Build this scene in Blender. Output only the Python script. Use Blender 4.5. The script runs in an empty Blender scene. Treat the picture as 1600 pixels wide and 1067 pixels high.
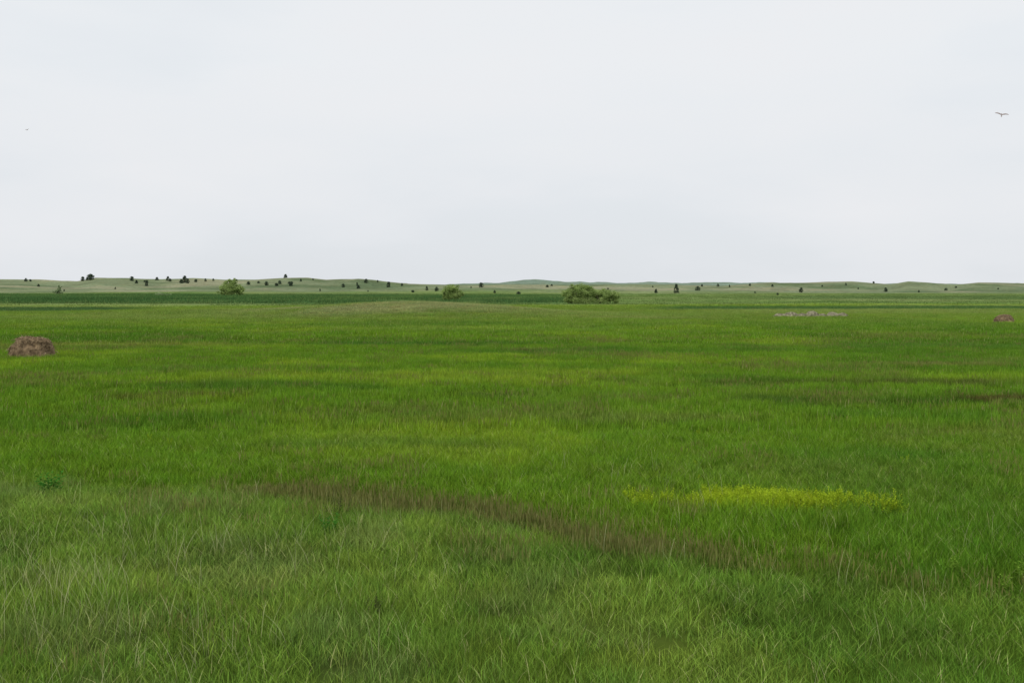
import bpy, math, random
import numpy as np
from mathutils import Vector

rng = np.random.default_rng(7)
random.seed(7)
scene = bpy.context.scene

# ------------------------------------------------------------------ noise
TAB = np.random.default_rng(3).random((256, 256))
def vnoise(x, y, s=0):
    x = np.asarray(x, float) + 17.3*s + 1000; y = np.asarray(y, float) + 31.7*s + 1000
    xi = np.floor(x).astype(int); yi = np.floor(y).astype(int)
    fx = x-xi; fy = y-yi
    fx = fx*fx*(3-2*fx); fy = fy*fy*(3-2*fy)
    a = TAB[xi & 255, yi & 255]; b = TAB[(xi+1) & 255, yi & 255]
    c = TAB[xi & 255, (yi+1) & 255]; d = TAB[(xi+1) & 255, (yi+1) & 255]
    return (a*(1-fx)+b*fx)*(1-fy)+(c*(1-fx)+d*fx)*fy
def fbm(x, y, scale, octv=4, s=0):
    r = 0; amp = .5; tot = 0; x = np.asarray(x, float)/scale; y = np.asarray(y, float)/scale
    for o in range(octv):
        r = r+amp*vnoise(x, y, s+o*5); tot += amp
        x = x*2.03; y = y*2.03; amp *= .5
    return r/tot
def sst(a, b, v):
    t = np.clip((v-a)/(b-a), 0, 1); return t*t*(3-2*t)

# ------------------------------------------------------------------ terrain
RA_X = [-1600,-900,-700,-540,-500,-458,-439,-405,-371,-337,-304,-270,-243,-216,-196,-162,-135,-108,-68,0,54,101,176,220,270,310,358,400,418,439,466,493,513,540,700,1000,1600]
RA_H = [16,15,14,13.6,13.0,11.6,15.6,15.0,13.0,14.4,13.0,13.4,15.6,16.2,13.6,14.0,10.8,8.8,8.1,8.4,7.4,7.6,7.6,6.6,9.8,10.4,11.8,9.0,12.6,10.9,8.2,11.0,10.6,9.8,11,12,12]
RB_X = [-3000,-1500,-300,-60,20,60,110,190,260,320,500,700,1100,3000]
RB_H = [12,12,11,11.5,17.5,18.0,16.0,14,15.0,12.5,11,10,12,14]
STRIP = [(-9,18.6),(-6.2,17.6),(-4.5,17.3),(-3.2,16.8),(-1,15.7),(0,15.0),(.9,14.2),(1.8,13.6),(2.9,12.9),(4,12.4),(5.4,11.8),(7.5,11.2),(10,10.8)]
def H(x, y):
    x = np.asarray(x, float); y = np.asarray(y, float)
    ra = np.interp(x/np.maximum(y, 500)*1050, RA_X, RA_H)
    yc = 1050+120*(fbm(x, 0*x, 260, 2, 9)-.5)
    front = np.exp(-((y-yc)/230)**2); back = np.exp(-((y-yc)/260)**2)
    env = np.where(y < yc, front, back)
    h = (ra-1.2)*env
    yb = 1900
    rb = np.interp(x/np.maximum(y, 900)*1900, RB_X, RB_H)
    h = np.maximum(h, rb*np.exp(-((y-yb)/380)**2))
    hn = (fbm(x, y, 90, 4, 2)-.5)*14*sst(620, 900, y)*(1-sst(3000, 4000, y))
    h = h+hn*np.clip(.28+.72*(1-env), 0, 1)
    h = h+2.2*sst(560, 760, y)*(1-sst(3000, 4000, y))*0.5
    # low knoll out in the meadow
    h = h+1.55*np.exp(-((x+17)/15)**2-((y-143)/17)**2)+.75*np.exp(-((x+2)/12)**2-((y-135)/12)**2)+.5*np.exp(-((x+45)/16)**2-((y-150)/14)**2)
    r = np.hypot(x, y)
    h = h+(fbm(x, y, 9, 3, 4)-.5)*.22*(1-sst(60, 140, r))
    h = h+(fbm(x, y, 60, 3, 6)-.5)*.5*sst(70, 160, r)*(1-sst(500, 700, r))
    sy = np.interp(x, [p[0] for p in STRIP], [p[1] for p in STRIP])
    h = h-.12*np.exp(-((y-sy)/1.1)**2)*(1-sst(9, 12, abs(x)))
    return h

def ell(x, y, cx, cy, rx, ry, n, soft=.7):
    q = np.sqrt(((x-cx)/rx)**2+((y-cy)/ry)**2)+(n-.5)*1.6
    return 1-sst(1-soft, 1+soft*.6, q)

def mixc(c, col, m):
    return c*(1-m[..., None])+np.array(col)*m[..., None]

def stripmask(x, y):
    sy = np.interp(x, [p[0] for p in STRIP], [p[1] for p in STRIP])
    n = fbm(x, y, 1.1, 3, 33)
    w = .55+.25*(n-.5)
    m = np.exp(-(((y-sy)+(n-.5)*1.3)/w)**2)
    fade = np.interp(x, [-9,-5,-3.9,.8,2.2,3.4,6,9], [0,.1,.95,1,.75,.30,.15,.0])
    return m*fade*(1-sst(19, 24, y))

def marshmask(x, y):
    nn = fbm(x, y*1.5, 120, 4, 60)-.5
    lx = x/np.maximum(y, 1)
    return sst(226, 262, y+nn*60)*(1-sst(560, 660, y+nn*220))*(1-sst(.02, .10, lx+nn*.1))

def tint(x, y):
    x = np.asarray(x, float); y = np.asarray(y, float)
    r = np.hypot(x, y)
    n1 = fbm(x, y, 7, 4, 1); n2 = fbm(x, y, 18, 4, 12); n3 = fbm(x, y, 2.2, 3, 21); n4 = fbm(x, y*1.6, 45, 4, 40)
    c = np.zeros(x.shape+(3,))+np.array((.135, .255, .0190))
    c = mixc(c, (.215, .325, .024), sst(.48, .68, n1)*.75)      # yellow-green
    c = mixc(c, (.078, .185, .018), sst(.49, .66, n2)*.65)       # deep green
    c = mixc(c, (.155, .215, .038), sst(.52, .72, fbm(x, y, 4.2, 4, 55))*.55*sst(14, 24, r)) # olive
    c = mixc(c, (.085, .190, .020), sst(.56, .70, fbm(x*.5, y, 3.4, 4, 255))*.5*sst(18, 26, r)) # darker swales
    # near ground: mixed grasses on the roadside bank
    sy = np.interp(x, [p[0] for p in STRIP], [p[1] for p in STRIP])
    near = 1-sst(-.6, .9, y-sy+(n3-.5)*2)
    left = 1-sst(-2, 4, x)
    c = mixc(c, (.158, .262, .040), near*(.45+.35*left)*(1-sst(17, 21, y)))
    c = mixc(c, (.225, .335, .050), near*sst(.50, .70, n3)*.6)
    c = mixc(c, (.092, .182, .026), near*sst(.50, .68, fbm(x, y, 1.6, 3, 77))*.6)
    c = mixc(c, (.20, .25, .080), near*sst(.50, .66, fbm(x, y, .9, 3, 177))*.4*left)
    # dark damp streaks and brown sedge
    for (cx, cy, rx, ry, col, a) in [
        (14.8, 37.0, 5.6, 1.2, (.085, .098, .026), .85), (11.5, 30.8, 5.6, 1.3, (.055, .120, .016), .8),
        (16.6, 31.6, 2.4, .6, (.11, .085, .030), .85), (20.5, 45.5, 5, .8, (.20, .18, .06), .7),
        (-11.2, 32, 2.4, .6, (.105, .110, .028), .8), (-9.5, 34.8, 5, 1.3, (.064, .155, .018), .75),
        (-.9, 32.4, 1.5, .6, (.09, .12, .028), .7), (-7, 63, 9, 3.0, (.062, .160, .02), .8),
        (6, 56, 10, 2.5, (.064, .165, .02), .65), (24, 60, 12, 3, (.068, .17, .024), .55),
        (16, 121, 9, 4, (.30, .28, .12), .75), (-3, 88, 16, 5, (.20, .31, .045), .6),
        (3, 26.5, 3, .8, (.19, .22, .055), .5), (-5, 39, 6, 1.6, (.24, .34, .03), .7), (1, 41, 6, 1.4, (.23, .33, .03), .7),
        (-25, 62, 9, 3, (.24, .27, .05), .6), (-42, 120, 22, 8, (.23, .28, .075), .5),
        (-3, 22, 4, .8, (.09, .18, .03), .5), (8, 21, 4, .8, (.08, .19, .02), .5)]:
        c = mixc(c, col, ell(x, y, cx, cy, rx, ry, n3)*a)
    c = mixc(c, (.34, .45, .02), ell(x, y, 4.2, 16.1, 1.9, .5, n3)*.9)
    c = mixc(c, (.118, .135, .036), stripmask(x, y)*.8)
    # farther meadow grows olive and lighter
    c = mixc(c, (.180, .265, .045), sst(75, 140, y)*.7)
    c = mixc(c, (.225, .285, .08), sst(85, 180, y)*sst(.42, .66, n4)*.8)
    c = mixc(c, (.30, .32, .14), np.clip(np.exp(-((x+17)/19)**2-((y-141)/17)**2)*1.3, 0, .85)*sst(.2, .55, n1))
    # plain behind the meadow
    nn = fbm(x, y*1.5, 120, 4, 60)-.5
    plain = sst(205, 235, y+nn*60)
    c = mixc(c, (.150, .220, .065), plain)
    c = mixc(c, (.19, .24, .09), plain*sst(.48, .66, fbm(x, y, 70, 4, 71))*.7)
    c = mixc(c, (.10, .175, .045), plain*sst(.50, .62, fbm(x, y, 50, 5, 171))*.6)
    lx = x/np.maximum(y, 1)
    c = mixc(c, (.052, .118, .036), marshmask(x, y)*.93*(1-.5*sst(.50, .62, fbm(x, y, 34, 4, 181))))
    marshr = sst(158, 166, y+nn*16)*(1-sst(184, 196, y+nn*16))*sst(.08, .15, lx+nn*.1)
    c = mixc(c, (.055, .14, .04), marshr*.85)
    marshl = sst(150, 160, y+nn*24)*(1-sst(190, 206, y+nn*24))*(1-sst(-.42, -.34, lx+nn*.1))
    c = mixc(c, (.05, .12, .04), marshl*.85)
    m3 = sst(330, 360, y+nn*60)*(1-sst(470, 520, y+nn*80))*sst(.2, .3, lx)
    c = mixc(c, (.08, .14, .05), m3*.6)
    # sandhills: pale dune grass, with distance haze painted into the base colour
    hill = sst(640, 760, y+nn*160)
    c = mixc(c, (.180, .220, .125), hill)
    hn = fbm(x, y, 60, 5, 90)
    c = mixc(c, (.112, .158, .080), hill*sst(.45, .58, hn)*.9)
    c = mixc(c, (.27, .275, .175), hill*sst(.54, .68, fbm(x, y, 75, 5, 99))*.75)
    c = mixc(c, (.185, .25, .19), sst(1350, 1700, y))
    return np.clip(c, 0, 1)

# ------------------------------------------------------------------ mesh helper
def mesh_np(name, verts, faces_list, mats=(), smooth=False):
    """faces_list: list of int arrays (n,k)"""
    me = bpy.data.meshes.new(name)
    verts = np.asarray(verts, np.float32)
    me.vertices.add(len(verts)); me.vertices.foreach_set('co', verts.ravel())
    loops = []; starts = []; tot = []; off = 0
    for f in faces_list:
        f = np.asarray(f, np.int32)
        if f.size == 0: continue
        n, k = f.shape
        loops.append(f.ravel()); starts.append(off+np.arange(n)*k); tot.append(np.full(n, k)); off += n*k
    loops = np.concatenate(loops); starts = np.concatenate(starts); tot = np.concatenate(tot)
    me.loops.add(len(loops)); me.loops.foreach_set('vertex_index', loops.astype(np.int32))
    me.polygons.add(len(starts)); me.polygons.foreach_set('loop_start', starts.astype(np.int32))
    me.polygons.foreach_set('loop_total', tot.astype(np.int32))
    if smooth: me.polygons.foreach_set('use_smooth', np.ones(len(starts), bool))
    for m in mats: me.materials.append(m)
    me.update(calc_edges=True); me.validate()
    return me
def fattr(me, name, vals):
    a = me.attributes.new(name, 'FLOAT', 'POINT'); a.data.foreach_set('value', np.asarray(vals, np.float32))
def cattr(me, name, cols):
    a = me.attributes.new(name, 'FLOAT_COLOR', 'POINT')
    c = np.ones((len(cols), 4), np.float32); c[:, :3] = cols
    a.data.foreach_set('color', c.ravel())
def addobj(name, me, coll=None):
    o = bpy.data.objects.new(name, me); (coll or scene.collection).objects.link(o); return o

# ------------------------------------------------------------------ node helpers
def newmat(name):
    m = bpy.data.materials.new(name); m.use_nodes = True
    nt = m.node_tree; nt.nodes.clear()
    out = nt.nodes.new('ShaderNodeOutputMaterial')
    return m, nt, out
def N(nt, t, **kw):
    n = nt.nodes.new(t)
    for k, v in kw.items(): setattr(n, k, v)
    return n
def maprange(nt, src, a, b, c, d):
    n = N(nt, 'ShaderNodeMapRange'); nt.links.new(src, n.inputs['Value'])
    n.inputs['From Min'].default_value = a; n.inputs['From Max'].default_value = b
    n.inputs['To Min'].default_value = c; n.inputs['To Max'].default_value = d
    return n.outputs['Result']
def mathn(nt, op, a, b):
    n = N(nt, 'ShaderNodeMath', operation=op)
    for i, v in enumerate((a, b)):
        if isinstance(v, (int, float)): n.inputs[i].default_value = v
        else: nt.links.new(v, n.inputs[i])
    return n.outputs[0]
def mixcol(nt, a, b, fac, mode='MIX'):
    n = N(nt, 'ShaderNodeMix', data_type='RGBA', blend_type=mode)
    for sock, v in ((n.inputs[6], a), (n.inputs[7], b), (n.inputs[0], fac)):
        if isinstance(v, (int, float)): sock.default_value = v
        elif isinstance(v, tuple): sock.default_value = v+(1,)
        else: nt.links.new(v, sock)
    return n.outputs[2]
def scalecol(nt, col, fac):
    n = N(nt, 'ShaderNodeVectorMath', operation='SCALE')
    if isinstance(col, tuple): n.inputs[0].default_value = col
    else: nt.links.new(col, n.inputs[0])
    if isinstance(fac, (int, float)): n.inputs['Scale'].default_value = fac
    else: nt.links.new(fac, n.inputs['Scale'])
    return n.outputs[0]

# ------------------------------------------------------------------ materials
def leaf_shader(nt, out, col, trans=.3):
    b = N(nt, 'ShaderNodeBsdfDiffuse')
    nt.links.new(col, b.inputs['Color'])
    if trans <= 0:
        nt.links.new(b.outputs[0], out.inputs['Surface']); return
    t = N(nt, 'ShaderNodeBsdfTranslucent'); mx = N(nt, 'ShaderNodeMixShader'); mx.inputs[0].default_value = trans
    nt.links.new(col, t.inputs['Color'])
    nt.links.new(b.outputs[0], mx.inputs[1]); nt.links.new(t.outputs[0], mx.inputs[2])
    nt.links.new(mx.outputs[0], out.inputs['Surface'])

def blade_mat(name, tipcol=None, dry=(.46, .43, .20), drythr=.95, tipstart=.55):
    m, nt, out = newmat(name)
    ti = N(nt, 'ShaderNodeAttribute', attribute_type='INSTANCER', attribute_name='tint')
    t = N(nt, 'ShaderNodeAttribute', attribute_type='GEOMETRY', attribute_name='t').outputs['Fac']
    rn = N(nt, 'ShaderNodeAttribute', attribute_type='GEOMETRY', attribute_name='rnd').outputs['Fac']
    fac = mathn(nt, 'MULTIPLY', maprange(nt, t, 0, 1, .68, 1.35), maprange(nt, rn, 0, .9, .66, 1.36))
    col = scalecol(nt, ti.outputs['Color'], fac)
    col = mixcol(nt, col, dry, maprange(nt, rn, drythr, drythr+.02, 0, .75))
    if tipcol:
        col = mixcol(nt, col, tipcol, maprange(nt, t, tipstart, tipstart+.2, 0, .7))
    leaf_shader(nt, out, col, 0)
    return m
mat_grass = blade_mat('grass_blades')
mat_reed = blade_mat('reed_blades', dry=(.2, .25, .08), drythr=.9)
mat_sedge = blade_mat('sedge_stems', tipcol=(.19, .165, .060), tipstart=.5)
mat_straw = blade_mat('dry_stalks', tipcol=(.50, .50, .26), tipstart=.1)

def ground_mat():
    m, nt, out = newmat('meadow_ground')
    ti = N(nt, 'ShaderNodeAttribute', attribute_type='GEOMETRY', attribute_name='tint').outputs['Color']
    dk = N(nt, 'ShaderNodeAttribute', attribute_type='GEOMETRY', attribute_name='dark').outputs['Fac']
    geo = N(nt, 'ShaderNodeNewGeometry')
    def noise(scale, det=5, rough=.6):
        n = N(nt, 'ShaderNodeTexNoise'); n.inputs['Scale'].default_value = scale; n.inputs['Detail'].default_value = det
        n.inputs['Roughness'].default_value = rough; nt.links.new(geo.outputs['Position'], n.inputs['Vector']); return n.outputs['Fac']
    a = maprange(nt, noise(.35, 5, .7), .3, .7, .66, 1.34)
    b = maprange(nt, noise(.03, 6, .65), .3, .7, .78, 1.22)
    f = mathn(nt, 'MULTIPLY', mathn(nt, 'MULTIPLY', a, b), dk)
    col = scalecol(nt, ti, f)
    warm = mixcol(nt, col, (1.25, 1.02, .9), maprange(nt, noise(.09, 5, .7), .48, .66, 0, .6), 'MULTIPLY')
    bs = N(nt, 'ShaderNodeBsdfDiffuse')
    nt.links.new(warm, bs.inputs['Color'])
    nt.links.new(bs.outputs[0], out.inputs['Surface'])
    return m

# ------------------------------------------------------------------ ground sheet
angs = np.concatenate([np.radians(np.linspace(-48, 48, 760)), np.radians(np.linspace(48, 312, 90))[1:-1]])
rad = np.concatenate([[.3, 1, 2, 3.2, 4.5], np.geomspace(5.5, 2800, 560), np.geomspace(2900, 26000, 30)])
A, R = np.meshgrid(angs, rad)
X = R*np.sin(A); Y = R*np.cos(A)
Z = H(X, Y)
nr, na = X.shape
V = np.stack([X.ravel(), Y.ravel(), Z.ravel()], 1)
V = np.vstack([V, [[0, 0, float(H(0., 0.))]]])
i = np.arange(nr-1)[:, None]; j = np.arange(na)[None, :]; j2 = (j+1) % na
quads = np.stack([i*na+j, (i+1)*na+j, (i+1)*na+j2, i*na+j2], -1).reshape(-1, 4)[:, ::-1]
jj = np.arange(na); tris = np.stack([np.full(na, nr*na), jj, (jj+1) % na], 1)[:, ::-1]
gme = mesh_np('ground', V, [quads, tris], [ground_mat()], smooth=True)
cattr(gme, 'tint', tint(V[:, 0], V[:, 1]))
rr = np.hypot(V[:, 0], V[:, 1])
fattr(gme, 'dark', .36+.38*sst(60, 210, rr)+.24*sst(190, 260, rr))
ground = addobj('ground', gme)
gn = gme.polygons[1000].normal
if gn.z < 0: gme.flip_normals()

# ------------------------------------------------------------------ grass clumps
def clump(name, n, radius, h0, h1, width, mat, coll, bend=.45, seg=3, head=False, seed=0):
    g = np.random.default_rng(seed)
    vs = []; quads = []; tri = []; T = []; RN = []; k = 0
    for b in range(n):
        a = g.random()*6.283; rr = radius*math.sqrt(g.random())
        bx, by = rr*math.cos(a), rr*math.sin(a)
        h = h0+(h1-h0)*g.random(); la = g.random()*6.283; lean = h*bend*g.random()**1.2
        dx, dy = math.cos(la), math.sin(la)
        wa = g.random()*3.1416; wx, wy = math.cos(wa), math.sin(wa)
        w = width*(.6+.8*g.random()); rn = g.random()
        for s in range(seg):
            t = s/seg
            ww = w*(1-.55*t)*.5
            cx = bx+dx*lean*t*t; cy = by+dy*lean*t*t; cz = h*(t-.12*lean/h*t*t)-.03
            if head and s == seg-1: ww = w*1.3
            vs += [(cx-wx*ww, cy-wy*ww, cz), (cx+wx*ww, cy+wy*ww, cz)]; T += [t, t]; RN += [rn, rn]
        cz = h*(1-.12*lean/h)
        vs.append((bx+dx*lean, by+dy*lean, cz-.03)); T.append(1); RN.append(rn)
        for s in range(seg-1):
            o = k+2*s; quads.append((o, o+1, o+3, o+2))
        o = k+2*(seg-1); tri.append((o, o+1, o+2)); k += 2*seg+1
    me = mesh_np(name, vs, [np.array(quads), np.array(tri)], [mat])
    fattr(me, 't', T); fattr(me, 'rnd', RN)
    return addobj(name, me, coll)

def scatter(name, coll, pts, tints, scl, idx):
    n = len(pts)
    me = bpy.data.meshes.new(name); me.vertices.add(n); me.vertices.foreach_set('co', np.asarray(pts, np.float32).ravel())
    cattr(me, 'tint', tints); fattr(me, 'rz', rng.random(n)*6.283)
    a = me.attributes.new('sc', 'FLOAT_VECTOR', 'POINT'); a.data.foreach_set('vector', np.asarray(scl, np.float32).ravel())
    a = me.attributes.new('ix', 'INT', 'POINT'); a.data.foreach_set('value', np.asarray(idx, np.int32))
    me.update()
    o = addobj(name, me)
    ng = bpy.data.node_groups.new(name, 'GeometryNodeTree')
    ng.interface.new_socket('Geometry', in_out='INPUT', socket_type='NodeSocketGeometry')
    ng.interface.new_socket('Geometry', in_out='OUTPUT', socket_type='NodeSocketGeometry')
    gi = ng.nodes.new('NodeGroupInput'); go = ng.nodes.new('NodeGroupOutput')
    ci = ng.nodes.new('GeometryNodeCollectionInfo'); ci.inputs['Collection'].default_value = coll
    ci.inputs['Separate Children'].default_value = True; ci.inputs['Reset Children'].default_value = True
    ip = ng.nodes.new('GeometryNodeInstanceOnPoints'); ip.inputs['Pick Instance'].default_value = True
    def na_(nm, typ):
        q = ng.nodes.new('GeometryNodeInputNamedAttribute'); q.data_type = typ; q.inputs['Name'].default_value = nm
        return q.outputs['Attribute']
    L = ng.links.new
    L(gi.outputs[0], ip.inputs['Points']); L(ci.outputs[0], ip.inputs['Instance'])
    L(na_('ix', 'INT'), ip.inputs['Instance Index']); L(na_('sc', 'FLOAT_VECTOR'), ip.inputs['Scale'])
    cx = ng.nodes.new('ShaderNodeCombineXYZ'); L(na_('rz', 'FLOAT'), cx.inputs[2]); L(cx.outputs[0], ip.inputs['Rotation'])
    L(ip.outputs[0], go.inputs[0])
    md = o.modifiers.new('scatter', 'NODES'); md.node_group = ng
    return o

def wedge(n, r0, r1, half=.64):
    # uniform points on the meadow between two distances
    y = np.sqrt(rng.random(n)*(r1*r1-r0*r0)+r0*r0)
    x = (rng.random(n)*2-1)*(half*y+1.0)
    return x, y

cg = bpy.data.collections.new('grass_tufts')
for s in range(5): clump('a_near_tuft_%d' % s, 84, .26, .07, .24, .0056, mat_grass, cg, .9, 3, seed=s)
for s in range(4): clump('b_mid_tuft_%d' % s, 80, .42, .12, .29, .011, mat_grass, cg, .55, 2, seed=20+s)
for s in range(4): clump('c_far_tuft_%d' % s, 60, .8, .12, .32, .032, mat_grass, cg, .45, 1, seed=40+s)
P = []; I = []; S = []
for (r0, r1, dens, lo, hi) in [(5, 24, 30, 0, 5), (24, 62, 9, 5, 9), (62, 210, 2.0, 9, 13)]:
    n = int(.64*(r1*r1-r0*r0)*dens)
    x, y = wedge(n, r0, r1)
    if r1 > 200:
        keep = rng.random(n) > sst(130, 210, y)*.85
        x = x[keep]; y = y[keep]; n = len(x)
    P.append(np.stack([x, y, H(x, y)], 1)); I.append(rng.integers(lo, hi, n))
    hs = .55+.9*fbm(x, y, 2.0, 3, 15); s0 = .8+.4*rng.random(n)
    S.append(np.stack([s0, s0, hs*s0], 1))
P = np.vstack(P); I = np.concatenate(I); S = np.vstack(S)
tn = tint(P[:, 0], P[:, 1])*(1.0+.42*(rng.random((len(P), 1))-.5))
tn[:, 0] *= 1+.28*(rng.random(len(P))-.5)
scatter('meadow_grass', cg, P, tn, S, I)

# reeds and rank grass on the wet plain
cr = bpy.data.collections.new('reed_tufts')
for s in range(4): clump('reed_%d' % s, 46, 2.0, .35, .85, .09, mat_reed, cr, .3, 1, seed=140+s)
x, y = wedge(26000, 195, 640, .6); mm = marshmask(x, y)
k = rng.random(len(x)) < .22+.6*mm*sst(.35, .6, fbm(x, y, 40, 3, 201)); x = x[k]; y = y[k]; mm = mm[k]
s0 = .7+.6*rng.random(len(x)); sz = s0*(.45+.75*mm)
scatter('marsh_reeds', cr, np.stack([x, y, H(x, y)], 1), tint(x, y)*(1.15+.5*(rng.random((len(x), 1))-.5)), np.stack([s0*1.3, s0*1.3, sz], 1), rng.integers(0, 4, len(x)))

# sedge / seed stems
cs = bpy.data.collections.new('sedge_tufts')
for s in range(4): clump('a_sedge_%d' % s, 26, .26, .18, .34, .0050, mat_sedge, cs, .3, 4, True, seed=60+s)
for s in range(3): clump('b_sedge_%d' % s, 20, .5, .22, .38, .010, mat_sedge, cs, .2, 3, True, seed=70+s)
P = []; I = []
x, y = wedge(20000, 8, 24); sm = stripmask(x, y); pn = fbm(x, y, 2.5, 3, 44)
k = rng.random(len(x)) < np.clip(sm*.7+.08*sst(.5, .75, pn), 0, 1); x = x[k]; y = y[k]
P.append(np.stack([x, y, H(x, y)], 1)); I.append(rng.integers(0, 4, len(x)))
x, y = wedge(24000, 24, 75); pn = fbm(x, y, 4.2, 4, 55)
k = rng.random(len(x)) < np.clip(.04+.14*sst(.52, .72, pn), 0, 1); x = x[k]; y = y[k]
P.append(np.stack([x, y, H(x, y)], 1)); I.append(rng.integers(4, 7, len(x)))
P = np.vstack(P); I = np.concatenate(I); s0 = .8+.4*rng.random(len(P))
scatter('sedge', cs, P, tint(P[:, 0], P[:, 1]), np.stack([s0]*3, 1), I)

# dry stalks
cd = bpy.data.collections.new('dry_stalk_tufts')
for s in range(4): clump('dry_%d' % s, 3, .18, .34, .58, .0055, mat_straw, cd, .85, 6, False, seed=80+s)
x, y = wedge(3600, 7, 19); pn = fbm(x, y, 2, 3, 91)
k = rng.random(len(x)) < np.clip(.02+.6*(1-sst(-5, 0, x))*(1-sst(10, 18, y))*sst(.4, .65, pn)+.03*(1-sst(9, 14, y)), 0, 1); x = x[k]; y = y[k]
s0 = .7+.4*rng.random(len(x))
scatter('dry_grass_stalks', cd, np.stack([x, y, H(x, y)], 1), np.tile([[.2, .25, .08]], (len(x), 1)), np.stack([s0]*3, 1), rng.integers(0, 4, len(x)))

# ------------------------------------------------------------------ leafy forbs
def flat_leaf_mat(name, col, var=.35):
    m, nt, out = newmat(name)
    rn = N(nt, 'ShaderNodeAttribute', attribute_type='GEOMETRY', attribute_name='rnd').outputs['Fac']
    c = scalecol(nt, col, maprange(nt, rn, 0, 1, 1-var, 1+var))
    leaf_shader(nt, out, c, .25)
    return m
def forb_mesh(name, mat, n_stems, h, leaf, spread, seed, coll=None):
    g = np.random.default_rng(seed); vs = []; q = []; RN = []
    def quad(pts):
        o = len(vs); vs.extend(pts); q.append((o, o+1, o+2, o+3)); r_ = g.random(); RN.extend([r_]*4)
    for s in range(n_stems):
        a = g.random()*6.28; l = spread*g.random(); hh = h*(.65+.45*g.random())
        b = np.array([l*.35*math.cos(a), l*.35*math.sin(a), -.02]); tp = np.array([l*math.cos(a), l*math.sin(a), hh])
        w = np.array([.004, 0, 0]); quad([b-w, b+w, tp+w*.5, tp-w*.5]); w = np.array([0, .004, 0]); quad([b-w, b+w, tp+w*.5, tp-w*.5])
        nl = int(9+5*g.random())
        for i_ in range(nl):
            t = .25+.75*i_/nl; c = b+(tp-b)*t; la = i_*2.4+a; L = leaf*(1.25-.7*t)*(.8+.4*g.random())
            d = np.array([math.cos(la), math.sin(la), .45+.5*g.random()]); d /= np.linalg.norm(d)
            sd = np.array([-math.sin(la), math.cos(la), 0])*L*.2
            quad([c, c+d*L*.5+sd, c+d*L-np.array([0, 0, L*.25]), c+d*L*.5-sd])
    me = mesh_np(name, vs, [np.array(q)], [mat]); fattr(me, 'rnd', RN)
    return me
ml_y = flat_leaf_mat('yellow_green_leaves', (.38, .50, .03))
ml_l = flat_leaf_mat('light_weed_leaves', (.19, .32, .04))
ml_g = flat_leaf_mat('weed_leaves', (.07, .24, .03))
ml_b = flat_leaf_mat('dead_weed_leaves', (.09, .10, .04))
cy_ = bpy.data.collections.new('forb_tufts')
for s in range(3): addobj('forb_%d' % s, forb_mesh('forb_%d' % s, ml_y, 5, .23, .06, .14, 100+s), cy_)
x = 4.2+(rng.random(1500)*2-1)*2.4; y = 16.1+(rng.random(1500)*2-1)*.8
k = rng.random(1500) < ell(x, y, 4.2, 16.1, 1.9, .5, fbm(x, y, 1, 3, 21))*.6
x = x[k]; y = y[k]; s0 = .7+.45*rng.random(len(x))
x2, y2 = wedge(60, 10, 30); s2 = .4+.4*rng.random(60)
x = np.concatenate([x, x2]); y = np.concatenate([y, y2]); s0 = np.concatenate([s0, s2])
scatter('yellow_forbs', cy_, np.stack([x, y, H(x, y)], 1), np.ones((len(x), 3)), np.stack([s0]*3, 1), rng.integers(0, 3, len(x)))
for (nm, mt, wx, wy, hh, lf, sp, sd) in [('leafy_weed', ml_g, -8.0, 17.3, .40, .14, .26, 1), ('leafy_weed', ml_l, 5.8, 11.8, .26, .07, .14, 2),
        ('leafy_weed', ml_l, 5.5, 12.4, .28, .07, .10, 3), ('leafy_weed', ml_l, 6.3, 12.2, .3, .08, .18, 4),
        ('withered_weed', ml_b, -1.45, 10.6, .22, .05, .2, 5), ('withered_weed', ml_b, -2.7, 15.4, .34, .06, .3, 6), ('leafy_weed', ml_g, -2.6, 14.2, .28, .08, .2, 7)]:
    o = addobj(nm, forb_mesh(nm, mt, 7, hh, lf, sp, sd)); o.location = (wx, wy, float(H(wx, wy)))

# ------------------------------------------------------------------ trees
def bark_mat():
    m, nt, out = newmat('bark'); n = N(nt, 'ShaderNodeTexNoise'); n.inputs['Scale'].default_value = 6
    b = N(nt, 'ShaderNodeBsdfPrincipled'); b.inputs['Roughness'].default_value = .9
    nt.links.new(mixcol(nt, (.06, .05, .035), (.16, .13, .09), n.outputs['Fac']), b.inputs['Base Color'])
    nt.links.new(b.outputs[0], out.inputs['Surface']); return m
mat_bark = bark_mat()
def foliage_mat(name, c1, c2, tr=.3):
    m, nt, out = newmat(name)
    rn = N(nt, 'ShaderNodeAttribute', attribute_type='GEOMETRY', attribute_name='rnd').outputs['Fac']
    leaf_shader(nt, out, mixcol(nt, c1, c2, rn), tr); return m
mat_willow = foliage_mat('willow_leaves', (.18, .27, .07), (.46, .57, .21))
mat_willow2 = foliage_mat('pale_willow_leaves', (.20, .29, .13), (.42, .50, .28))
mat_cedar = foliage_mat('cedar_foliage', (.036, .060, .040), (.10, .135, .085), .1)

def tube(vs, q, p0, p1, r0, r1, k=6):
    p0 = np.array(p0, float); p1 = np.array(p1, float); d = p1-p0; d /= max(np.linalg.norm(d), 1e-6)
    u = np.cross(d, [0, 0, 1.0]) if abs(d[2]) < .95 else np.cross(d, [1.0, 0, 0]); u /= np.linalg.norm(u); w = np.cross(d, u)
    o = len(vs)
    for (p, r) in ((p0, r0), (p1, r1)):
        for i_ in range(k):
            a = 6.283*i_/k; vs.append(p+r*(u*math.cos(a)+w*math.sin(a)))
    for i_ in range(k): q.append((o+i_, o+(i_+1) % k, o+k+(i_+1) % k, o+k+i_))

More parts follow.
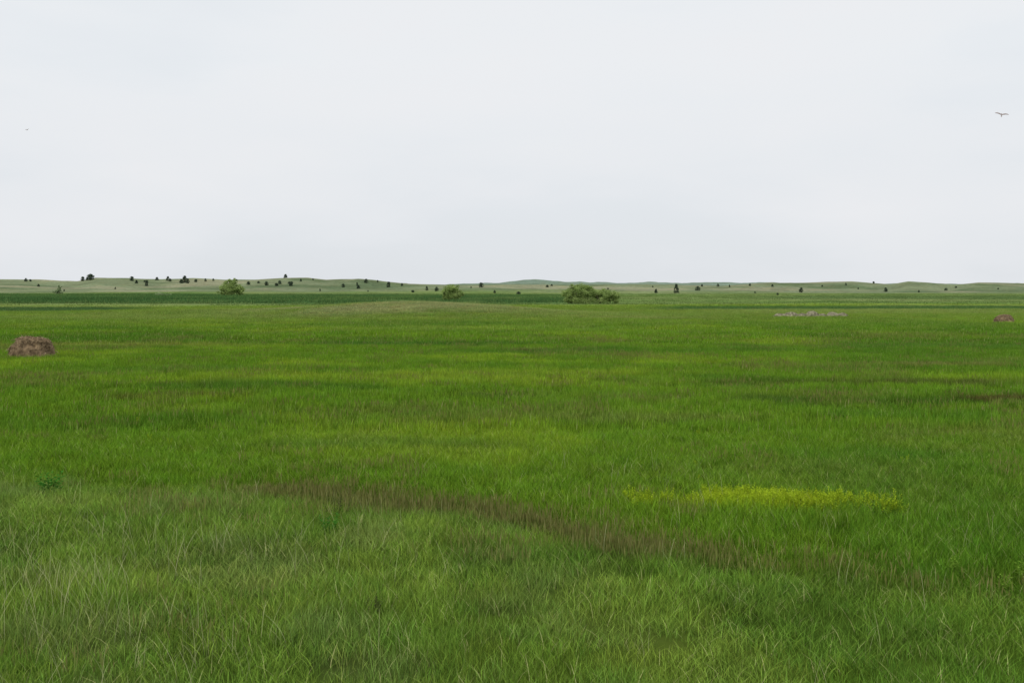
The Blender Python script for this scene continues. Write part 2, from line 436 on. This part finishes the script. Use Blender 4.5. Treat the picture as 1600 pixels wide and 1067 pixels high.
def leaves(centers, radii, n_per, size, g):
    C = np.repeat(centers, n_per, 0); Rr = np.repeat(radii, n_per)
    n = len(C)
    d = g.normal(size=(n, 3)); d /= np.linalg.norm(d, axis=1)[:, None]
    p = C+d*(Rr*g.random(n)**.45)[:, None]*np.array([1, 1, .8])
    a = g.normal(size=(n, 3)); a /= np.linalg.norm(a, axis=1)[:, None]
    b = np.cross(a, g.normal(size=(n, 3))); b /= np.linalg.norm(b, axis=1)[:, None]
    s = size*(.6+.8*g.random(n))[:, None]
    v = np.stack([p-a*s, p+b*s*.45, p+a*s, p-b*s*.45], 1).reshape(-1, 3)
    f = np.arange(n*4).reshape(-1, 4)
    crnd = np.repeat(g.random(len(centers)), n_per)*.6+g.random(n)*.4
    return v, f, np.repeat(crnd, 4)

def bush_tree(name, lobes, stems, leafsize, n_cl, n_leaf, mat, seed, loc):
    """lobes: list of (cx,cy,cz,rx,ry,rz) crown masses; stems from the root to the leaf clumps"""
    g = np.random.default_rng(seed); vs = []; q = []
    cen = []; rad_ = []
    for lb in lobes:
        lb = np.array(lb); m = int(n_cl*(lb[3]*lb[5])/(lobes[0][3]*lobes[0][5]))+2
        d = g.normal(size=(m, 3)); d /= np.linalg.norm(d, axis=1)[:, None]
        p = lb[:3]+d*lb[3:]*(g.random((m, 1))**.4)
        p[:, 2] = np.maximum(p[:, 2], .25)
        cen.append(p); rad_.append(lb[3]*(.18+.22*g.random(m)))
    cen = np.vstack(cen); rad_ = np.concatenate(rad_)
    roots = [(lb[0]*.8, lb[1]*.8) for lb in lobes]
    for s in range(stems):
        lb = lobes[s % len(lobes)]; rx, ry = roots[s % len(lobes)]
        base = np.array([rx+g.normal()*.12*lb[3], ry+g.normal()*.12*lb[3], -.2])
        tgt = np.array(lb[:3])+g.normal(size=3)*np.array(lb[3:])*.35
        mid = base*.5+tgt*.5+g.normal(size=3)*.15*lb[3]; r = .03*lb[5]+.03
        tube(vs, q, base, mid, r*1.3, r*.75); tube(vs, q, mid, tgt, r*.75, r*.35)
        near = cen[np.argsort(np.linalg.norm(cen-tgt, axis=1))[:7]]
        for c in near: tube(vs, q, tgt if g.random() < .6 else mid, c, r*.3, r*.06, 4)
    nv = len(vs); lv, lf, lr = leaves(cen, rad_, n_leaf, leafsize, g)
    V_ = np.vstack([np.array(vs), lv])
    me = mesh_np(name, V_, [np.array(q), lf+nv], [mat_bark, mat])
    mi = np.zeros(len(me.polygons), np.int32); mi[len(q):] = 1; me.polygons.foreach_set('material_index', mi)
    fattr(me, 'rnd', np.concatenate([np.zeros(nv), lr]))
    o = addobj(name, me); o.location = (loc[0], loc[1], float(H(loc[0], loc[1]))-.05)
    return o
bush_tree('willow_tree', [(0, 0, 4.2, 5.0, 4.4, 3.6), (-3.4, .5, 2.8, 3.2, 3, 2.6), (3.6, 0, 2.8, 3.2, 3, 2.6), (.6, 0, 7.0, 2.6, 2.6, 1.7), (-.6, -1, 1.5, 3.2, 2, 1.2)], 10, .26, 64, 110, mat_willow, 1, (-139, 492))
bush_tree('willow_shrub', [(0, 0, 2.9, 2.6, 2.4, 2.1), (-2.0, 0, 2.2, 1.8, 1.6, 1.8), (2.1, 0, 2.3, 1.8, 1.6, 1.8), (0, -.8, 1.1, 2.2, 1.4, 1.0)], 9, .17, 68, 100, mat_willow, 2, (-19, 318))
bush_tree('willow_thicket', [(-2.8, 0, 2.4, 2.8, 2.4, 2.1), (-5.2, .3, 1.8, 1.9, 1.8, 1.7), (-.6, .5, 2.4, 2.2, 2, 2.0), (2.6, -.5, 1.8, 2.4, 2.2, 1.8), (5.1, -.3, 1.6, 1.9, 1.8, 1.6), (-3.6, 0, 4.0, 1.4, 1.4, .7), (-2, -1.2, .9, 3, 1, .8)], 18, .14, 70, 110, mat_willow, 3, (18.7, 238))
bush_tree('pale_willow_tree', [(0, 0, 3.0, 1.7, 1.7, 2.2), (-1.6, 0, 1.6, 1.6, 1.4, 1.3), (.8, 0, 4.8, 1.0, 1.0, 1.2), (1.6, 0, 1.4, 1.0, 1.0, 1.0)], 6, .24, 22, 55, mat_willow2, 4, (-262, 575))
bush_tree('low_willow_shrub', [(0, 0, .7, 3.0, 2, .5), (4, 0, .5, 2.0, 2, .4)], 6, .2, 24, 50, mat_willow2, 5, (-180, 510))

def cedar_mesh(name, h, w, seed, conic):
    g = np.random.default_rng(seed); vs = []; q = []
    tube(vs, q, (0, 0, -.4), (0, 0, h*.5), .16, .1); tube(vs, q, (0, 0, h*.5), (0, 0, h*.95), .1, .03)
    m = 46; z = .06+.88*g.random(m); prof = (1-z)**.6*conic+(1-conic)*np.sqrt(np.clip(1-(2*z-.85)**2, .04, 1))
    a = g.random(m)*6.283; rr_ = w*.5*prof*g.random(m)**.5
    cen = np.stack([rr_*np.cos(a), rr_*np.sin(a), z*h], 1)
    for c in cen: tube(vs, q, (0, 0, max(c[2]-.3, .2)), c, .05, .02, 3)
    nv = len(vs); lv, lf, lr = leaves(cen, np.full(m, w*.17), 44, .2, g)
    me = mesh_np(name, np.vstack([np.array(vs), lv]), [np.array(q), lf+nv], [mat_bark, mat_cedar])
    mi = np.zeros(len(me.polygons), np.int32); mi[len(q):] = 1; me.polygons.foreach_set('material_index', mi)
    fattr(me, 'rnd', np.concatenate([np.zeros(nv), lr])); return me
ced = [cedar_mesh('cedar_tree', 4.6, 4.0, 11, .5), cedar_mesh('cedar_tree', 4.0, 4.8, 12, .2), cedar_mesh('cedar_tree', 5.0, 3.8, 13, .85), cedar_mesh('cedar_tree', 3.4, 4.4, 14, .3), cedar_mesh('cedar_tree', 4.2, 3.6, 15, .95)]
# image pixel (column, foot row) of every cedar, then walked out onto the terrain
cedlist = [(40,440,.9),(47,440,.7),(129,439,1.1),(136,438,.9),(141,438,1.7),(206,439,1.1),(213,443,.9),(229,447,1.1),(226,441,.6),(245,438,.9),(262,439,1.0),(266,440,.8),
 (283,443,1.1),(288,442,1.5),(293,443,1.1),(306,441,.9),(321,440,.7),(333,439,.6),(388,445,1.0),(404,443,.6),(416,446,1.0),(432,447,.9),(437,444,.8),(446,434,1.1),(455,447,1.2),(452,444,.7),
 (470,440,.7),(489,438,.5),(536,449,1.0),(560,451,1.0),(558,447,.7),(572,442,1.0),(590,441,.5),(607,449,1.3),(628,447,.7),(645,457,.9),(667,454,.9),(682,455,1.0),(620,461,.5),
 (752,449,1.1),(773,458,.7),(810,460,1.0),(782,463,.5),(736,450,.5),(855,449,.8),(862,447,.5),(1025,458,1.1),(1057,458,1.7),(1090,454,1.1),(1097,448,.7),(1122,448,.7),(1172,447,.6),(1207,448,.7),
 (1140,449,.5),(1252,457,1.2),(1285,448,.5),(1322,446,.6),(1384,456,.9),(1365,443,.6),(1478,454,.7),(1436,457,.6),(1494,450,.5),(1215,461,.5),(1341,452,.5),(1560,452,.5),(1180,458,.4),(1020,449,.4),
 (500,455,.5),(350,450,.5),(100,455,.5),(180,452,.5),(60,448,.6),(575,456,.5),(705,459,.5),(890,459,.4),(950,452,.5)]
ys = np.linspace(560, 1300, 741)
for n_, (bx, by, s) in enumerate(cedlist):
    tx = (bx-800)/1556; te = (452-by)/1556  # image pixel to view-ray tangents
    hz = H(tx*ys, ys); el = (hz-3.5)/ys
    hit = np.nonzero(el >= te)[0]
    kk = hit[0] if len(hit) else int(np.argmax(el))
    o = addobj('cedar_tree', ced[(n_*3+n_//4) % 5]); dd = ys[kk]
    o.location = (tx*dd, dd, float(hz[kk])-.1); s *= dd/1050*1.08
    o.scale = (s*random.uniform(.8, 1.2), s, s*random.uniform(.8, 1.1)); o.rotation_euler = (0, 0, random.random()*6.28)

# ------------------------------------------------------------------ hay
def hay_mat(name, c1, c2, c3):
    m, nt, out = newmat(name)
    tc = N(nt, 'ShaderNodeTexCoord'); n = N(nt, 'ShaderNodeTexNoise'); n.inputs['Scale'].default_value = 3.2; n.inputs['Detail'].default_value = 8; n.inputs['Roughness'].default_value = .75
    nt.links.new(tc.outputs['Object'], n.inputs['Vector'])
    rn = N(nt, 'ShaderNodeAttribute', attribute_type='GEOMETRY', attribute_name='rnd').outputs['Fac']
    c = mixcol(nt, c1, c2, maprange(nt, n.outputs['Fac'], .4, .62, 0, 1)); c = mixcol(nt, c, c3, maprange(nt, rn, .3, 1, 0, .8))
    b = N(nt, 'ShaderNodeBsdfPrincipled'); b.inputs['Roughness'].default_value = .95; b.inputs['Specular IOR Level'].default_value = .1
    nt.links.new(c, b.inputs['Base Color']); nt.links.new(b.outputs[0], out.inputs['Surface']); return m
mat_hay = hay_mat('weathered_hay', (.09, .062, .036), (.28, .20, .115), (.50, .39, .24))
mat_hay2 = hay_mat('grey_hay', (.10, .09, .055), (.40, .37, .25), (.62, .58, .42))
def hay_heap(name, lumps, strands, seed, loc, mat, slen=.16):
    """lumps: (cx,cy,rx,ry,h,power) slumped bales: flat-shouldered domes, ragged with loose strands"""
    g = np.random.default_rng(seed); vs = []; q = []; RN = []
    for (cx, cy, rx, ry, h, pw) in lumps:
        nu, nv = 56, 22; o = len(vs); off = g.random()*50
        for b in range(nv):
            ph = (b/(nv-1))*math.pi/2
            for a in range(nu):
                th = 6.283*a/nu
                cr = math.copysign(abs(math.cos(ph))**(2/pw), 1); sr = abs(math.sin(ph))**(2/pw)
                n = float(vnoise(math.cos(th)*2.2+off, math.sin(th)*2.2+ph*2.5, seed))+.5*float(vnoise(math.cos(th)*6+off, math.sin(th)*6+ph*6, seed+3))+.25*float(vnoise(th*9+off, ph*14, seed+4))
                k_ = .78+.30*n; skirt = 1+.16*(1-b/(nv-1))**5
                kz = 1+(k_-1)*.45
                vs.append((cx+rx*cr*k_*skirt*math.cos(th), cy+ry*cr*k_*skirt*math.sin(th), h*sr*kz-.08)); RN.append(g.random()*.35)
        for b in range(nv-1):
            for a in range(nu):
                q.append((o+b*nu+a, o+b*nu+(a+1) % nu, o+(b+1)*nu+(a+1) % nu, o+(b+1)*nu+a))
    base = np.array(vs); nb = len(base)
    for s in range(strands):
        p = base[g.integers(nb)]+g.normal(size=3)*.03
        d = g.normal(size=3); d[2] = d[2]*.5-.3; d /= np.linalg.norm(d); L = slen*(.5+g.random()); w = np.cross(d, g.normal(size=3)); w = w/np.linalg.norm(w)*.012
        o = len(vs); vs += [p-w, p+w, p+d*L+w*.4+np.array([0, 0, -.02]), p+d*L-w*.4+np.array([0, 0, -.02])]; q.append((o, o+1, o+2, o+3)); r_ = g.random(); RN += [r_]*4
    me = mesh_np(name, np.array(vs), [np.array(q)], [mat]); fattr(me, 'rnd', RN)
    ob = addobj(name, me); ob.location = (loc[0], loc[1], float(H(loc[0], loc[1]))); return ob
hay_heap('hay_bale', [(-.12, 0, .74, .8, 1.10, 3.6), (.35, .0, .62, .7, 1.02, 3.0), (-.55, -.15, .44, .6, .78, 3.0), (.6, -.1, .40, .6, .66, 2.6)], 4200, 5, (-24.2, 50.2), mat_hay)
hay_heap('hay_bale', [(0, 0, .85, .75, .92, 2.8), (-.6, -.1, .45, .5, .58, 2.2), (.55, .1, .5, .5, .68, 2.4)], 2200, 6, (51.9, 105), mat_hay)
hay_heap('hay_pile', [(-4.0, 0, .8, .6, .5, 2.4), (-2.5, .2, .9, .7, .66, 2.6), (-1.2, -.1, .7, .6, .52, 2.3), (.1, .1, .8, .6, .80, 2.5), (1.5, .2, .6, .6, .45, 2.3), (2.7, 0, .8, .6, .66, 2.6), (4.0, .1, .7, .6, .58, 2.4)], 3500, 8, (38.2, 127), mat_hay2)

# ------------------------------------------------------------------ birds
def plain_mat(name, c1, c2, sc=20):
    m, nt, out = newmat(name); n = N(nt, 'ShaderNodeTexNoise'); n.inputs['Scale'].default_value = sc
    b = N(nt, 'ShaderNodeBsdfPrincipled'); b.inputs['Roughness'].default_value = .8
    nt.links.new(mixcol(nt, c1, c2, n.outputs['Fac']), b.inputs['Base Color']); nt.links.new(b.outputs[0], out.inputs['Surface']); return m
mat_bird = plain_mat('bird_plumage', (.20, .16, .15), (.38, .31, .29))
def bird(loc, span, yaw, roll):
    vs = []; q = []
    prof = [(-.5, .004), (-.44, .03), (-.36, .055), (-.2, .085), (0, .1), (.15, .085), (.24, .055), (.3, .06), (.37, .055), (.42, .022), (.5, .003)]
    k = 12
    for (xx, r) in prof:
        for a in range(k): vs.append((xx*.45, r*.45*math.cos(6.283*a/k), r*.45*math.sin(6.283*a/k)+(.012 if xx > .25 else 0)))
    for b in range(len(prof)-1):
        for a in range(k): q.append((b*k+a, b*k+(a+1) % k, (b+1)*k+(a+1) % k, (b+1)*k+a))
    for sgn in (-1, 1):   # wing: inner arm raised, outer hand swept back, rounded trailing feathers
        st = [(.03, .09, -.06, .015), (.16, .105, -.065, .07), (.30, .085, -.07, .11), (.42, .03, -.075, .12), (.5, -.04, -.06, .11)]
        o = len(vs)
        for (yy, le, te, zz) in st:
            for dz in (.006, -.006): vs.append((le, sgn*yy, zz+dz))
            for dz in (-.002, .002): vs.append((te, sgn*yy, zz+dz))
        for b in range(len(st)-1):
            for a in range(4): q.append((o+b*4+a, o+b*4+(a+1) % 4, o+(b+1)*4+(a+1) % 4, o+(b+1)*4+a))
    o = len(vs); vs += [(-.18, .015, .002), (-.18, -.015, .002), (-.33, -.05, .004), (-.34, 0, .006), (-.33, .05, .004)]; q.append((o, o+1, o+2, o+3)); tr = [(o, o+3, o+4)]
    me = mesh_np('bird', np.array(vs), [np.array(q), np.array(tr)], [mat_bird], smooth=True)
    ob = addobj('bird', me); ob.location = loc; ob.scale = (span,)*3; ob.rotation_euler = (roll, -.7, yaw)
bird((29.5, 60, 14.0), .78, 1.1, .25)
bird((-58.4, 120, 22.7), .62, 1.3, -.2)

# ------------------------------------------------------------------ sky and light
w = bpy.data.worlds.new('World'); scene.world = w; w.use_nodes = True
nt = w.node_tree; nt.nodes.clear()
out = N(nt, 'ShaderNodeOutputWorld'); bg = N(nt, 'ShaderNodeBackground')
EL, AZ = math.radians(58), math.radians(-150)
sky = N(nt, 'ShaderNodeTexSky', sky_type='NISHITA'); sky.sun_disc = False; sky.sun_elevation = EL; sky.sun_rotation = AZ
tc = N(nt, 'ShaderNodeTexCoord'); sp = N(nt, 'ShaderNodeSeparateXYZ'); nt.links.new(tc.outputs['Generated'], sp.inputs[0])
mp = N(nt, 'ShaderNodeMapping'); mp.inputs['Scale'].default_value = (1, 1, 3.5); nt.links.new(tc.outputs['Generated'], mp.inputs[0])
cn = N(nt, 'ShaderNodeTexNoise'); cn.inputs['Scale'].default_value = 2.2; cn.inputs['Detail'].default_value = 5; cn.inputs['Roughness'].default_value = .5
nt.links.new(mp.outputs[0], cn.inputs['Vector'])
# thin cloud deck: radiance in units of the background strength below
lowc = (7.45, 7.75, 8.15); highc = (8.3, 8.6, 8.9)
deck = mixcol(nt, lowc, highc, maprange(nt, sp.outputs[2], 0.0, .22, 0, 1))
deck = mixcol(nt, deck, (8.55, 8.6, 8.8), maprange(nt, cn.outputs['Fac'], .42, .68, 0, .75))
cov = maprange(nt, cn.outputs['Fac'], .30, .5, .91, .985)
col = mixcol(nt, sky.outputs[0], deck, cov)
nt.links.new(col, bg.inputs['Color']); bg.inputs['Strength'].default_value = .1
nt.links.new(bg.outputs[0], out.inputs[0])
sl = bpy.data.lights.new('sun', 'SUN'); sl.energy = 1.4; sl.angle = math.radians(12); sl.color = (1, .96, .9)
so = bpy.data.objects.new('sun', sl); scene.collection.objects.link(so)
dirv = Vector((math.sin(AZ)*math.cos(EL), math.cos(AZ)*math.cos(EL), math.sin(EL)))
so.rotation_euler = dirv.to_track_quat('Z', 'Y').to_euler(); so.location = (0, 0, 60)

# ------------------------------------------------------------------ camera
cd_ = bpy.data.cameras.new('camera'); cam = bpy.data.objects.new('camera', cd_); scene.collection.objects.link(cam)
cd_.lens = 35; cd_.sensor_width = 36; cd_.shift_y = -81.5/1600; cd_.clip_end = 60000; cd_.clip_start = .1
cam.location = (0, 0, 3.5); cam.rotation_euler = (math.radians(90), 0, 0)
scene.camera = cam
scene.view_settings.view_transform = 'Standard'; scene.view_settings.look = 'None'; scene.view_settings.exposure = 0
print('done', len(bpy.data.objects))
